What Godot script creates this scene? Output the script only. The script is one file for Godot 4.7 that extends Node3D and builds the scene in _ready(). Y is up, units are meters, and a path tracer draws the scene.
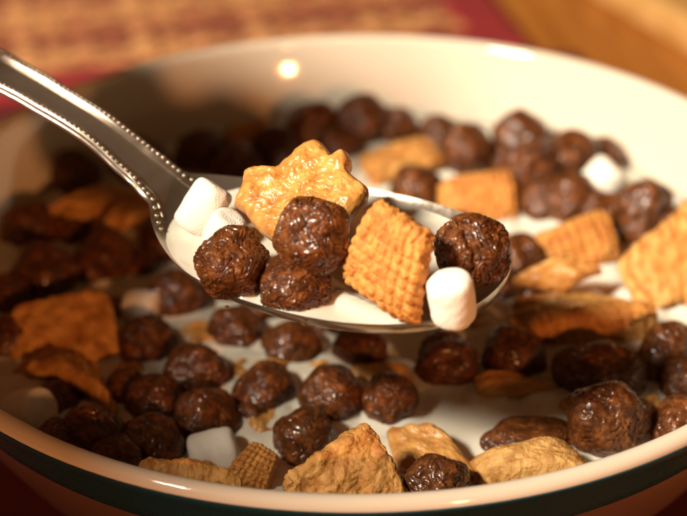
extends Node3D
# A spoonful of chocolate and graham cereal held over a cream bowl, lit by a lamp at the left of the bowl.

const RIM := 0.062            # height of the bowl's lip above the table
const MILK := 0.044           # height of the milk
const W := 687.0
const H := 516.0
const PITCH := 30.36
const DIST := 0.32184
const ROLL := -0.8
const FOCAL := 80.3           # mm on a 24 mm tall sensor

var cam_pos: Vector3
var cam_f: Vector3
var cam_r: Vector3
var cam_u: Vector3
var pixel_f: float
var M := {}
var taken := {}
var dips := []                # x, z, radius of everything that stands in the milk
var ico := {}
var rng := RandomNumberGenerator.new()

# ---------------------------------------------------------------- names and labels

func numbered(called: String) -> String:
	if not taken.has(called):
		taken[called] = 0
		return called
	taken[called] += 1
	return "%s_%03d" % [called, taken[called]]

func tag(o: Node3D, label: String, category: String, group := "", kind := "") -> Node3D:
	if label: o.set_meta("label", label)
	if category: o.set_meta("category", category)
	if group: o.set_meta("group", group)
	if kind: o.set_meta("kind", kind)
	return o

func thing(called: String, mesh: Mesh, mat: Material, where: Vector3, label: String, category: String, group := "") -> MeshInstance3D:
	var o := MeshInstance3D.new()
	o.name = numbered(called)
	o.mesh = mesh
	o.material_override = mat
	add_child(o)
	o.position = where
	tag(o, label, category, group)
	return o

func part(called: String, mesh: Mesh, mat: Material, parent: Node3D, kind := "") -> MeshInstance3D:
	var o := MeshInstance3D.new()
	o.name = called
	o.mesh = mesh
	o.material_override = mat
	parent.add_child(o, true)
	if kind: o.set_meta("kind", kind)
	return o

func holder(called: String, where: Vector3, label: String, category: String, group := "") -> Node3D:
	var o := Node3D.new()
	o.name = numbered(called)
	add_child(o)
	o.position = where
	tag(o, label, category, group)
	return o

# ---------------------------------------------------------------- pixels to places

func ray(x: float, y: float) -> Vector3:
	return cam_f * pixel_f + cam_r * (x - W / 2.0) - cam_u * (y - H / 2.0)

func at(x: float, y: float, height: float) -> Vector3:      # where the pixel's ray meets a level height
	var v := ray(x, y)
	return cam_pos + v * ((height - cam_pos.y) / v.y)

func on_milk(x: float, y: float, mm: float) -> Vector3:
	return at(x, y, MILK + mm * 0.001)

func on_plane(x: float, y: float, p: Vector3, n: Vector3) -> Vector3:
	var v := ray(x, y)
	return cam_pos + v * ((p - cam_pos).dot(n) / v.dot(n))

func size_of(pixels: float, p: Vector3) -> float:
	return pixels * (p - cam_pos).dot(cam_f) / pixel_f

# ---------------------------------------------------------------- meshes

func make(v: PackedVector3Array, idx: PackedInt32Array, col := PackedColorArray(), closed := true, uv := PackedVector2Array()) -> ArrayMesh:
	var flip := false
	if closed:
		var vol := 0.0
		for k in range(0, idx.size(), 3):
			vol += v[idx[k]].dot(v[idx[k + 1]].cross(v[idx[k + 2]]))
		flip = vol > 0.0
	var nor := PackedVector3Array()
	nor.resize(v.size())
	for k in range(0, idx.size(), 3):
		var a := idx[k]
		var b := idx[k + 1]
		var c := idx[k + 2]
		if flip:
			var t := b
			b = c
			c = t
			idx[k + 1] = b
			idx[k + 2] = c
		var n := (v[c] - v[a]).cross(v[b] - v[a])
		nor[a] += n
		nor[b] += n
		nor[c] += n
	for k in nor.size():
		nor[k] = nor[k].normalized() if nor[k].length_squared() > 1e-30 else Vector3.UP
	var arr := []
	arr.resize(Mesh.ARRAY_MAX)
	arr[Mesh.ARRAY_VERTEX] = v
	arr[Mesh.ARRAY_NORMAL] = nor
	arr[Mesh.ARRAY_INDEX] = idx
	if col.size(): arr[Mesh.ARRAY_COLOR] = col
	if uv.size(): arr[Mesh.ARRAY_TEX_UV] = uv
	var m := ArrayMesh.new()
	m.add_surface_from_arrays(Mesh.PRIMITIVE_TRIANGLES, arr)
	return m

func noise(s: int, freq: float, type := FastNoiseLite.TYPE_SIMPLEX_SMOOTH, oct := 3) -> FastNoiseLite:
	var n := FastNoiseLite.new()
	n.seed = s
	n.noise_type = type
	n.frequency = freq
	n.fractal_octaves = oct
	if oct <= 1: n.fractal_type = FastNoiseLite.FRACTAL_NONE
	return n

func icosphere(level: int) -> Array:
	if ico.has(level): return ico[level]
	var v := PackedVector3Array()
	var f := PackedInt32Array()
	if level == 0:
		var t := (1.0 + sqrt(5.0)) / 2.0
		for q in [[-1, t, 0], [1, t, 0], [-1, -t, 0], [1, -t, 0], [0, -1, t], [0, 1, t], [0, -1, -t], [0, 1, -t], [t, 0, -1], [t, 0, 1], [-t, 0, -1], [-t, 0, 1]]:
			v.append(Vector3(q[0], q[1], q[2]).normalized())
		f = PackedInt32Array([0, 11, 5, 0, 5, 1, 0, 1, 7, 0, 7, 10, 0, 10, 11, 1, 5, 9, 5, 11, 4, 11, 10, 2, 10, 7, 6, 7, 1, 8, 3, 9, 4, 3, 4, 2, 3, 2, 6, 3, 6, 8, 3, 8, 9, 4, 9, 5, 2, 4, 11, 6, 2, 10, 8, 6, 7, 9, 8, 1])
	else:
		var low := icosphere(level - 1)
		v = low[0].duplicate()
		var lf: PackedInt32Array = low[1]
		var mids := {}
		for k in range(0, lf.size(), 3):
			var m := []
			for e in 3:
				var a := lf[k + e]
				var b := lf[k + (e + 1) % 3]
				var key := Vector2i(mini(a, b), maxi(a, b))
				if not mids.has(key):
					mids[key] = v.size()
					v.append((v[a] + v[b]).normalized())
				m.append(mids[key])
			f.append_array(PackedInt32Array([lf[k], m[0], m[2], lf[k + 1], m[1], m[0], lf[k + 2], m[2], m[1], m[0], m[1], m[2]]))
	ico[level] = [v, f]
	return ico[level]

# a puffed chocolate ball: lumpy, wrinkled by folds that run round it, pitted
func puff_mesh(radius: float, s: int, level: int, crack := false, gritty := 0.005) -> ArrayMesh:
	var base := icosphere(level)
	var low := noise(s, 0.9, FastNoiseLite.TYPE_SIMPLEX_SMOOTH, 1)
	var fold := noise(s + 11, 1.5, FastNoiseLite.TYPE_SIMPLEX_SMOOTH, 1)
	var ridge := noise(s + 12, 3.4, FastNoiseLite.TYPE_SIMPLEX_SMOOTH, 1)
	var warp := noise(s + 23, 1.6, FastNoiseLite.TYPE_SIMPLEX_SMOOTH, 1)
	var pit := noise(s + 37, 4.0, FastNoiseLite.TYPE_CELLULAR, 1)
	pit.cellular_return_type = FastNoiseLite.RETURN_DISTANCE
	var grain := noise(s + 51, 9.0, FastNoiseLite.TYPE_SIMPLEX_SMOOTH, 2)
	var tint := noise(s + 67, 2.6, FastNoiseLite.TYPE_SIMPLEX_SMOOTH, 3)
	var r := RandomNumberGenerator.new()
	r.seed = s
	var axis := Vector3(r.randf_range(-1, 1), r.randf_range(-1, 1), r.randf_range(-1, 1)).normalized()
	var squash := Basis.from_euler(Vector3(r.randf() * 6, r.randf() * 6, 0))
	var sc := Vector3(r.randf_range(0.93, 1.06), r.randf_range(0.92, 1.02), r.randf_range(0.94, 1.07))
	var v := PackedVector3Array()
	var c := PackedColorArray()
	for p: Vector3 in base[0]:
		var w := p + 0.35 * Vector3(warp.get_noise_3dv(p), warp.get_noise_3dv(p + Vector3(9, 0, 0)), warp.get_noise_3dv(p + Vector3(0, 9, 0)))
		var stretched := w + axis * w.dot(axis) * 1.6
		var g := absf(fold.get_noise_3dv(stretched))
		var groove := exp(-g * g * 130.0)
		var h := 1.0 + 0.13 * low.get_noise_3dv(p) - 0.060 * groove + 0.026 * ridge.get_noise_3dv(w + axis * w.dot(axis) * 0.5)
		h += 0.024 * (0.4 - (pit.get_noise_3dv(w) + 1.0)) * smoothstep(-0.3, 0.25, low.get_noise_3dv(p * 2.0 + Vector3(3, 1, 7)))
		h += gritty * grain.get_noise_3dv(p)
		if crack:
			var d := p.dot(Vector3(0.93, 0.05, -0.36).normalized()) + 0.42 + 0.10 * warp.get_noise_3dv(p * 2.0)
			h -= 0.12 * exp(-d * d * 700.0) * smoothstep(-0.35, 0.1, p.y + 0.2 * p.z)
		v.append(squash * ((squash.inverse() * p) * sc) * h * radius)
		var t := clampf(0.5 + 0.9 * tint.get_noise_3dv(p) + 0.35 * grain.get_noise_3dv(p * 1.7), 0.0, 1.0)
		c.append(Color(0.055, 0.0165, 0.0048).lerp(Color(0.185, 0.060, 0.0155), t * t))
	return make(v, base[1].duplicate(), c)

# a cracker between four corners (world points); kinds: graham, lattice, layered
func patch_mesh(q: Array, thick: float, kind: String, s: int, n: int, bend := Vector2.ZERO, bumps := 9.0) -> Array:
	var mid: Vector3 = (q[0] + q[1] + q[2] + q[3]) / 4.0
	var nm: Vector3 = (q[1] - q[3]).cross(q[2] - q[0]).normalized()
	if nm.y < 0: nm = -nm
	var low := noise(s, 0.16, FastNoiseLite.TYPE_SIMPLEX_SMOOTH, 2)      # lengths in mm
	var cell := noise(s + 5, 0.33, FastNoiseLite.TYPE_CELLULAR, 1)
	cell.cellular_return_type = FastNoiseLite.RETURN_DISTANCE
	var fine := noise(s + 9, 0.9, FastNoiseLite.TYPE_SIMPLEX_SMOOTH, 3)
	var tint := noise(s + 13, 0.33, FastNoiseLite.TYPE_SIMPLEX_SMOOTH, 3)
	var edge_n := noise(s + 17, 0.35, FastNoiseLite.TYPE_SIMPLEX_SMOOTH, 2)
	var lu: float = (q[1] - q[0]).length() * 500.0
	var lv: float = (q[3] - q[0]).length() * 500.0
	var v := PackedVector3Array()
	var c := PackedColorArray()
	var where := {}
	for side in 2:
		for j in n:
			for i in n:
				if side == 1 and (i == 0 or j == 0 or i == n - 1 or j == n - 1):
					where[Vector3i(1, i, j)] = where[Vector3i(0, i, j)]
					continue
				var tu := 2.0 * i / (n - 1) - 1.0
				var tv := 2.0 * j / (n - 1) - 1.0
				var a := signf(tu) * (1.0 - pow(1.0 - absf(tu), 1.45))
				var b := signf(tv) * (1.0 - pow(1.0 - absf(tv), 1.45))
				var mx := maxf(absf(a), absf(b))
				var k := mx / pow(pow(absf(a), 7.0) + pow(absf(b), 7.0), 1.0 / 7.0) if mx > 0.001 else 1.0
				var pm := Vector3(a * lu, b * lv, side * 40.0)
				var rag := 1.0 + 0.05 * mx * mx * edge_n.get_noise_3d(a * k * lu, b * k * lv, 3.0)
				if kind == "lattice": rag += 0.010 * mx * mx * (cos(PI * bumps * a) + cos(PI * bumps * b))
				var x := a * k * rag
				var y := b * k * rag
				var flat: Vector3 = q[0] * (1 - x) * (1 - y) / 4.0 + q[1] * (1 + x) * (1 - y) / 4.0 + q[2] * (1 + x) * (1 + y) / 4.0 + q[3] * (1 - x) * (1 + y) / 4.0
				var e := (1.0 - mx) * minf(lu, lv)
				var wide := thick * 500.0 * 0.9
				var prof := sqrt(maxf(0.0, 1.0 - pow(1.0 - minf(e / wide, 1.0), 2.0)))
				var rel := 0.0
				if kind == "lattice":
					var wa := a + 0.05 * low.get_noise_3dv(pm * 0.9)
					var wb := b + 0.05 * low.get_noise_3dv(pm * 0.9 + Vector3(50, 0, 0))
					var ru := 0.5 + 0.5 * cos(PI * bumps * wa)
					var rv := 0.5 + 0.5 * cos(PI * bumps * wb)
					rel = 0.22 * (pow(ru, 0.7) if side == 0 else pow(rv, 0.7)) + 0.42 * sqrt(ru * rv) - 0.28
					rel *= 0.85 + 0.5 * tint.get_noise_3dv(pm * 0.6)
					rel += 0.12 * fine.get_noise_3dv(pm) + 0.25 * low.get_noise_3dv(pm)
				elif kind == "layered":
					rel = 0.5 * low.get_noise_3d(pm.x * 0.5, pm.y * 2.6, pm.z) + 0.25 * fine.get_noise_3dv(pm)
				else:
					rel = 1.05 * (0.45 - (cell.get_noise_3dv(pm) + 1.0)) + 0.85 * low.get_noise_3dv(pm) + 0.24 * fine.get_noise_3dv(pm)
				rel *= 0.001 * minf(1.0, 0.35 + prof)
				var up := prof * thick * 0.5 + rel
				if side == 1: up = -up
				var o := flat - mid + nm * (up + bend.x * (1.0 - a * a) + bend.y * (1.0 - b * b))
				if mx > 0.999 or prof < 0.6:
					o += (flat - mid).normalized() * 0.00035 * fine.get_noise_3dv(pm * 0.8)
				where[Vector3i(side, i, j)] = v.size()
				v.append(o)
				var t := clampf(0.5 + 1.0 * tint.get_noise_3dv(pm) + 0.4 * fine.get_noise_3dv(pm * 0.7), 0.0, 1.0)
				if kind == "lattice": c.append(Color(0.37, 0.138, 0.030).lerp(Color(0.57, 0.265, 0.066), t))
				elif kind == "layered": c.append(Color(0.34, 0.155, 0.038).lerp(Color(0.58, 0.33, 0.11), t))
				else: c.append(Color(0.39, 0.155, 0.036).lerp(Color(0.61, 0.325, 0.092), t))
	var idx := PackedInt32Array()
	for side in 2:
		for j in n - 1:
			for i in n - 1:
				var p0: int = where[Vector3i(side, i, j)]
				var p1: int = where[Vector3i(side, i + 1, j)]
				var p2: int = where[Vector3i(side, i + 1, j + 1)]
				var p3: int = where[Vector3i(side, i, j + 1)]
				if side == 0: idx.append_array(PackedInt32Array([p0, p1, p2, p0, p2, p3]))
				else: idx.append_array(PackedInt32Array([p0, p2, p1, p0, p3, p2]))
	return [make(v, idx, c), mid]

# a cookie with a free outline (points in its own plane, metres from the middle), seen from above along +y
func cookie_mesh(outline: PackedVector2Array, thick: float, s: int, rings: int, around: int) -> ArrayMesh:
	var low := noise(s, 0.18, FastNoiseLite.TYPE_SIMPLEX_SMOOTH, 2)
	var cell := noise(s + 5, 0.36, FastNoiseLite.TYPE_CELLULAR, 1)
	cell.cellular_return_type = FastNoiseLite.RETURN_DISTANCE
	var fine := noise(s + 9, 0.9, FastNoiseLite.TYPE_SIMPLEX_SMOOTH, 3)
	var tint := noise(s + 13, 0.3, FastNoiseLite.TYPE_SIMPLEX_SMOOTH, 3)
	var curve := Curve3D.new()
	var n := outline.size()
	for k in n + 1:
		var p := outline[k % n]
		var tan := (outline[(k + 1) % n] - outline[(k + n - 1) % n]) * 0.12
		curve.add_point(Vector3(p.x, 0, p.y), -Vector3(tan.x, 0, tan.y), Vector3(tan.x, 0, tan.y))
	curve.bake_interval = 0.0002
	var total := curve.get_baked_length()
	var v := PackedVector3Array()
	var c := PackedColorArray()
	var idx := PackedInt32Array()
	var start := [0, 0]
	for side in 2:
		start[side] = v.size()
		for j in rings + 1:
			var t := pow(1.0 - float(j) / rings, 0.75)          # 1 at the edge comes last
			t = 1.0 - t
			for i in around:
				var e := curve.sample_baked(total * i / around)
				var p := e * t
				var pm := Vector3(p.x, side * 0.04, p.z) * 1000.0
				var dist := (1.0 - t) * e.length()
				var prof := sqrt(maxf(0.0, 1.0 - pow(1.0 - minf(dist / (thick * 0.55), 1.0), 2.0)))
				var rel := 0.50 * (0.45 - (cell.get_noise_3dv(pm) + 1.0)) + 0.9 * low.get_noise_3dv(pm) + 0.22 * fine.get_noise_3dv(pm)
				var up := prof * thick * 0.5 + rel * 0.001 * minf(1.0, 0.3 + prof)
				v.append(Vector3(p.x, up if side == 0 else -up, p.z))
				var tt := clampf(0.5 + tint.get_noise_3dv(pm) + 0.4 * fine.get_noise_3dv(pm * 0.7), 0.0, 1.0)
				c.append(Color(0.40, 0.155, 0.032).lerp(Color(0.60, 0.295, 0.074), tt))
		for j in rings:
			for i in around:
				var a: int = start[side] + j * around + i
				var b: int = start[side] + j * around + (i + 1) % around
				var d := a + around
				var f := b + around
				if side == 1 and j == rings - 1:
					d = start[0] + rings * around + i
					f = start[0] + rings * around + (i + 1) % around
				if side == 0: idx.append_array(PackedInt32Array([a, b, f, a, f, d]))
				else: idx.append_array(PackedInt32Array([a, f, b, a, d, f]))
	return make(v, idx, c)

# a marshmallow: a short rounded cylinder along y with its middle at 0
func marshmallow_mesh(radius: float, height: float, s: int, around := 48) -> ArrayMesh:
	var low := noise(s, 0.28, FastNoiseLite.TYPE_SIMPLEX_SMOOTH, 2)
	var fine := noise(s + 3, 1.4, FastNoiseLite.TYPE_SIMPLEX_SMOOTH, 2)
	var v := PackedVector3Array()
	var idx := PackedInt32Array()
	var rows := 30
	for j in rows + 1:
		var a := PI * j / rows
		var k := pow(pow(absf(cos(a)), 5.5) + pow(absf(sin(a)), 5.5), -1.0 / 5.5)
		for i in around:
			var b := TAU * i / around
			var p := Vector3(sin(a) * k * radius * cos(b), cos(a) * k * height * 0.5, sin(a) * k * radius * sin(b))
			p *= 1.0 + 0.045 * low.get_noise_3dv(p * 1000.0) + 0.010 * fine.get_noise_3dv(p * 1000.0)
			v.append(p)
	for j in rows:
		for i in around:
			var a := j * around + i
			var b := j * around + (i + 1) % around
			idx.append_array(PackedInt32Array([a, b, b + around, a, b + around, a + around]))
	return make(v, idx)

# a closed profile (r, y) turned round the y axis
func lathe(profile: PackedVector2Array, around: int, closed := true) -> ArrayMesh:
	var v := PackedVector3Array()
	var idx := PackedInt32Array()
	var n := profile.size()
	for i in around:
		var a := TAU * i / around
		for p in profile:
			v.append(Vector3(p.x * cos(a), p.y, p.x * sin(a)))
	for i in around:
		for k in n if closed else n - 1:
			var a := i * n + k
			var b := i * n + (k + 1) % n
			var c := ((i + 1) % around) * n + (k + 1) % n
			var d := ((i + 1) % around) * n + k
			idx.append_array(PackedInt32Array([a, b, c, a, c, d]))
	return make(v, idx)

func box_mesh(size: Vector3, bevel: float) -> ArrayMesh:     # a box with chamfered edges, base at y 0
	var v := PackedVector3Array()
	var idx := PackedInt32Array()
	var hx := size.x / 2.0
	var hz := size.z / 2.0
	for lv in [[0.0, bevel], [bevel, 0.0], [size.y - bevel, 0.0], [size.y, bevel]]:
		var x: float = hx - lv[1]
		var z: float = hz - lv[1]
		for p in [[x - bevel, z], [x, z - bevel], [x, -z + bevel], [x - bevel, -z], [-x + bevel, -z], [-x, -z + bevel], [-x, z - bevel], [-x + bevel, z]]:
			v.append(Vector3(p[0], lv[0], p[1]))
	for j in 3:
		for i in 8:
			var a := j * 8 + i
			var b := j * 8 + (i + 1) % 8
			idx.append_array(PackedInt32Array([a, b, b + 8, a, b + 8, a + 8]))
	for i in range(1, 7):
		idx.append_array(PackedInt32Array([0, i + 1, i, 24, 24 + i, 25 + i]))
	var st := SurfaceTool.new()
	st.begin(Mesh.PRIMITIVE_TRIANGLES)
	st.set_smooth_group(-1)
	var vol := 0.0
	for k in range(0, idx.size(), 3):
		vol += v[idx[k]].dot(v[idx[k + 1]].cross(v[idx[k + 2]]))
	for k in range(0, idx.size(), 3):
		for e in ([0, 2, 1] if vol > 0 else [0, 1, 2]):
			st.add_vertex(v[idx[k + e]])
	st.generate_normals()
	return st.commit()

# ---------------------------------------------------------------- materials

func noise_tex(s: int, freq: float, size := 256, type := FastNoiseLite.TYPE_SIMPLEX_SMOOTH, oct := 4) -> NoiseTexture2D:
	var t := NoiseTexture2D.new()
	t.width = size
	t.height = size
	t.seamless = true
	t.noise = noise(s, freq, type, oct)
	return t

func ramp_tex(s: int, freq: float, a: Color, b: Color, size := 256, oct := 4) -> NoiseTexture2D:
	var t := noise_tex(s, freq, size, FastNoiseLite.TYPE_SIMPLEX_SMOOTH, oct)
	var g := Gradient.new()
	g.offsets = PackedFloat32Array([0.2, 0.8])
	g.colors = PackedColorArray([a, b])
	t.color_ramp = g
	return t

func srgb(r: float, g: float, b: float) -> Color:
	return Color(r, g, b).linear_to_srgb()

func mat(called: String, color: Color, rough: float) -> StandardMaterial3D:
	var m := StandardMaterial3D.new()
	m.resource_name = called
	m.albedo_color = color
	m.roughness = rough
	M[called] = m
	return m

func bumpy(m: StandardMaterial3D, t: Texture2D, cm: float, per_metre: float) -> void:
	m.heightmap_enabled = true
	m.heightmap_texture = t
	m.heightmap_scale = cm
	m.uv1_triplanar = true
	m.uv1_scale = Vector3.ONE * per_metre

func wood_image(s: int, dark: Color, light: Color) -> ImageTexture:
	var im := Image.create(256, 512, false, Image.FORMAT_RGB8)
	var n := noise(s, 0.012, FastNoiseLite.TYPE_SIMPLEX_SMOOTH, 3)
	var g := noise(s + 1, 0.11, FastNoiseLite.TYPE_SIMPLEX_SMOOTH, 3)
	for y in 512:
		for x in 256:
			var w := x + 26.0 * n.get_noise_2d(x * 1.2, y * 0.35)
			var t := 0.5 + 0.32 * sin(w * 0.33 + 4.0 * n.get_noise_2d(x, y * 0.2)) + 0.4 * g.get_noise_2d(x * 3.0, y * 0.12)
			im.set_pixel(x, y, dark.lerp(light, clampf(t, 0, 1)))
	return ImageTexture.create_from_image(im)

func materials() -> void:
	var crumb := noise_tex(3, 0.035, 256, FastNoiseLite.TYPE_SIMPLEX_SMOOTH, 5)
	var m := mat("chocolate", Color.WHITE, 0.34)
	m.vertex_color_use_as_albedo = true
	m.roughness_texture = ramp_tex(8, 0.03, Color(0.55, 0.55, 0.55), Color(1, 1, 1))
	m.roughness = 0.6
	m.metallic_specular = 0.28
	m.clearcoat_enabled = true
	m.clearcoat = 0.55
	m.clearcoat_roughness = 0.16
	bumpy(m, crumb, 0.0055, 80.0)
	m = mat("graham", Color.WHITE, 0.45)
	m.vertex_color_use_as_albedo = true
	bumpy(m, crumb, 0.026, 110.0)
	m.roughness_texture = ramp_tex(18, 0.03, Color(0.55, 0.55, 0.55), Color(1, 1, 1))
	m.roughness = 0.72
	m.metallic_specular = 0.35
	m = mat("wet_graham", Color.WHITE, 0.36)
	m.vertex_color_use_as_albedo = true
	bumpy(m, crumb, 0.020, 85.0)
	m.clearcoat_enabled = true
	m.clearcoat = 0.14
	m.clearcoat_roughness = 0.30
	m = mat("marshmallow", srgb(0.80, 0.75, 0.66), 0.75)
	bumpy(m, noise_tex(61, 0.09), 0.012, 120.0)
	m = mat("milk", srgb(0.70, 0.615, 0.51), 0.08)  # one even warm cream tone for bowl and spoon
	m.subsurf_scatter_enabled = true
	m.subsurf_scatter_strength = 0.22
	m = mat("glaze", srgb(0.62, 0.55, 0.445), 0.10)
	m.roughness_texture = ramp_tex(28, 0.02, Color(0.6, 0.6, 0.6), Color(1, 1, 1))
	m.uv1_triplanar = true
	m.uv1_scale = Vector3.ONE * 14.0
	m = mat("shade_tinted_glaze", srgb(0.15, 0.082, 0.064), 0.35)  # pinkish cream outside, its shade and red bounce put into the colour
	m = mat("dark_glaze", srgb(0.014, 0.050, 0.070), 0.36)
	m.metallic_specular = 0.25
	m.uv1_triplanar = true
	m.uv1_scale = Vector3.ONE * 30.0
	m.roughness_texture = ramp_tex(29, 0.06, Color(0.4, 0.4, 0.4), Color(1, 1, 1))
	m = mat("steel", srgb(0.48, 0.415, 0.34), 0.27)
	m.metallic = 0.88
	m.roughness_texture = ramp_tex(38, 0.03, Color(0.65, 0.65, 0.65), Color(1, 1, 1))
	m.uv1_triplanar = true
	m.uv1_scale = Vector3.ONE * 60.0
	m = mat("skin", srgb(0.52, 0.29, 0.20), 0.55)
	bumpy(m, crumb, 0.012, 60.0)
	m = mat("sleeve", srgb(0.05, 0.05, 0.06), 0.95)
	bumpy(m, noise_tex(71, 0.15), 0.04, 40.0)
	m = mat("table_wood", Color.WHITE, 0.4)
	m.albedo_texture = wood_image(4, srgb(0.27, 0.088, 0.013), srgb(0.40, 0.150, 0.026))
	m.uv1_triplanar = true
	m.uv1_scale = Vector3(6, 6, 3)
	m = mat("board_wood", Color.WHITE, 0.5)
	m.albedo_texture = wood_image(14, srgb(0.44, 0.22, 0.06), srgb(0.56, 0.32, 0.11))
	m.uv1_triplanar = true
	m.uv1_scale = Vector3(8, 8, 4)
	for k in 3:
		m = mat("straw_%d" % k, srgb([0.58, 0.50, 0.66][k], [0.265, 0.21, 0.32][k], [0.095, 0.07, 0.125][k]), 0.8)
		m.albedo_texture = ramp_tex(40 + k, 0.03, Color(0.72, 0.66, 0.6), Color(1, 1, 1))
		bumpy(m, crumb, 0.03, 40.0)
		m = mat("russet_%d" % k, srgb([0.24, 0.19, 0.30][k], [0.065, 0.045, 0.09][k], [0.028, 0.02, 0.036][k]), 0.85)
		bumpy(m, crumb, 0.03, 40.0)
	m = mat("red_border", srgb(0.28, 0.014, 0.015), 0.95)
	m.albedo_texture = ramp_tex(52, 0.05, Color(0.75, 0.75, 0.75), Color(1, 1, 1))
	m.uv1_triplanar = true
	m.uv1_scale = Vector3.ONE * 60.0
	m = mat("red_cloth", srgb(0.13, 0.010, 0.010), 0.95)
	m.albedo_texture = ramp_tex(50, 0.05, Color(0.75, 0.75, 0.75), Color(1, 1, 1))
	bumpy(m, noise_tex(51, 0.12), 0.03, 60.0)

# ---------------------------------------------------------------- things in the bowl

var puff_kinds := {}

# a chocolate puff round a pixel; d is its width in pixels, mm its middle above the milk
func puff(x: float, y: float, d: float, mm: float, s: int, label: String, group := "", shape := Vector3.ONE) -> MeshInstance3D:
	var p := on_milk(x, y, mm + 0.3)
	var r := size_of(d * 1.05, p) / 2.0
	var kind := s % 7
	if not puff_kinds.has(kind):
		puff_kinds[kind] = puff_mesh(0.006, 100 + kind * 17, 5)
	var o := thing("chocolate_puff", puff_kinds[kind], M.chocolate, p, label, "cereal", group)
	o.rotation = Vector3(s * 1.3, s * 2.1, s * 0.7)
	if shape != Vector3.ONE: o.rotation = Vector3.ZERO
	o.scale = shape * r / 0.006
	dips.append([p.x, p.z, r * 0.95])
	return o

func cracker(called: String, q: Array, thick: float, kind: String, s: int, label: String, group := "", bend := Vector2.ZERO, n := 44, material := "graham", bumps := 9.0) -> MeshInstance3D:
	var w := []
	for c in q: w.append(on_milk(c[0], c[1], c[2]))
	var made := patch_mesh(w, thick, kind, s, n, bend, bumps)
	for k in 4:
		dips.append([lerpf(w[k].x, made[1].x, 0.4), lerpf(w[k].z, made[1].z, 0.4), 0.003])
	return thing(called, made[0], M[material], made[1], label, "cereal", group)

func marshmallow(p: Vector3, radius: float, height: float, axis: Vector3, s: int, label: String) -> MeshInstance3D:
	var o := thing("marshmallow", marshmallow_mesh(radius, height, s), M.marshmallow, p, label, "marshmallow")
	var y := axis.normalized()
	var x := y.cross(Vector3(0.3, 0.1, 1)).normalized()
	o.basis = Basis(x, y, x.cross(y))
	return o

# ---------------------------------------------------------------- the spoon (u runs from the tip to the handle's end, v across, heights in metres above its rim)

const BOWL_L := 0.0625
const BOWL_W := 0.0212
const BOWL_D := 0.0085

func half_bowl(u: float) -> float:
	var t := clampf(u / BOWL_L, 0.0, 1.0)
	return BOWL_W * sqrt(maxf(0.0, 1.0 - pow(absf(2.0 * pow(t, 0.86) - 1.0), 2.15)))

func half_handle(u: float) -> float:
	if u < 0.05: return 0.0
	var t := clampf((u - 0.05) / 0.02, 0.0, 1.0)
	return 0.0046 * t + 0.0042 * smoothstep(0.075, 0.17, u)

func half_width(u: float) -> float:
	return pow(pow(half_bowl(u), 3.0) + pow(half_handle(u) + 0.0035 * exp(-pow((u - 0.060) / 0.007, 2.0)), 3.0), 1.0 / 3.0)

var rise_u := [0.0, 0.045, 0.055, 0.061, 0.066, 0.0755, 0.087, 0.097, 0.110, 0.150, 0.185]
var rise_h := [0.0012, 0.0, 0.0008, 0.0028, 0.0058, 0.0112, 0.0154, 0.0184, 0.0218, 0.0300, 0.0340]

func rise(u: float) -> float:
	for k in rise_u.size() - 1:
		if u <= rise_u[k + 1]:
			var h := func(i: int): return rise_h[clampi(i, 0, rise_h.size() - 1)]
			return cubic_interpolate_in_time(h.call(k), h.call(k + 1), h.call(k - 1), h.call(k + 2), (u - rise_u[k]) / (rise_u[k + 1] - rise_u[k]), 1.0, -0.8, 1.9)
	return rise_h[-1]

func spoon_top(u: float, v: float) -> float:
	var hw := half_width(u)
	var t := clampf(absf(v) / maxf(hw, 1e-6), 0.0, 1.0)
	var deep := BOWL_D * pow(clampf(half_bowl(u) / BOWL_W, 0.0, 1.0), 1.25)
	var z := rise(u) - deep * pow(1.0 - t * t, 0.85)
	var handle := smoothstep(0.058, 0.068, u)
	z += handle * (0.0007 * smoothstep(0.55, 0.70, t) - 0.0010 * smoothstep(0.88, 1.0, t) - 0.0003 * (1.0 - t * t))
	return z

func spoon_mesh() -> ArrayMesh:
	var us := PackedFloat32Array()
	for k in 41: us.append(0.03 * (1.0 - cos(PI / 2.0 * k / 40.0)))
	for k in range(1, 61): us.append(0.03 + 0.045 * k / 60.0)
	for k in range(1, 61): us.append(0.075 + 0.11 * k / 60.0)
	var across := 61
	var v := PackedVector3Array()
	var idx := PackedInt32Array()
	for u in us:
		var hw := maxf(half_width(u), 0.00005)
		if u > 0.180: hw *= sqrt(maxf(0.02, 1.0 - pow((u - 0.180) / 0.0052, 2.0)))
		for side in 2:
			for i in across:
				var t := sin(PI / 2.0 * (2.0 * i / (across - 1) - 1.0))
				var y := spoon_top(u, t * hw)
				if side == 1:
					var gap := lerpf(0.0009, 0.0018, smoothstep(0.055, 0.075, u))
					y -= gap * pow(maxf(0.0, 1.0 - pow(absf(t), 6.0)), 0.5) + 0.00012
					t *= 0.996
				v.append(Vector3(u, y, t * hw))
	var row := across * 2
	for j in us.size() - 1:
		for i in across - 1:
			var a := j * row + i
			idx.append_array(PackedInt32Array([a, a + 1, a + row + 1, a, a + row + 1, a + row]))
			a += across
			idx.append_array(PackedInt32Array([a, a + row + 1, a + 1, a, a + row, a + row + 1]))
		for e in [0, across - 1]:
			var a: int = j * row + e
			var b := a + across
			if e: idx.append_array(PackedInt32Array([a, b, b + row, a, b + row, a + row]))
			else: idx.append_array(PackedInt32Array([a, b + row, b, a, a + row, b + row]))
	for i in across - 1:
		for e in [0, (us.size() - 1) * row]:
			var a: int = e + i
			idx.append_array(PackedInt32Array([a, a + across, a + across + 1, a, a + across + 1, a + 1] if e == 0 else [a, a + across + 1, a + across, a, a + 1, a + across + 1]))
	return make(v, idx)

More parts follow.
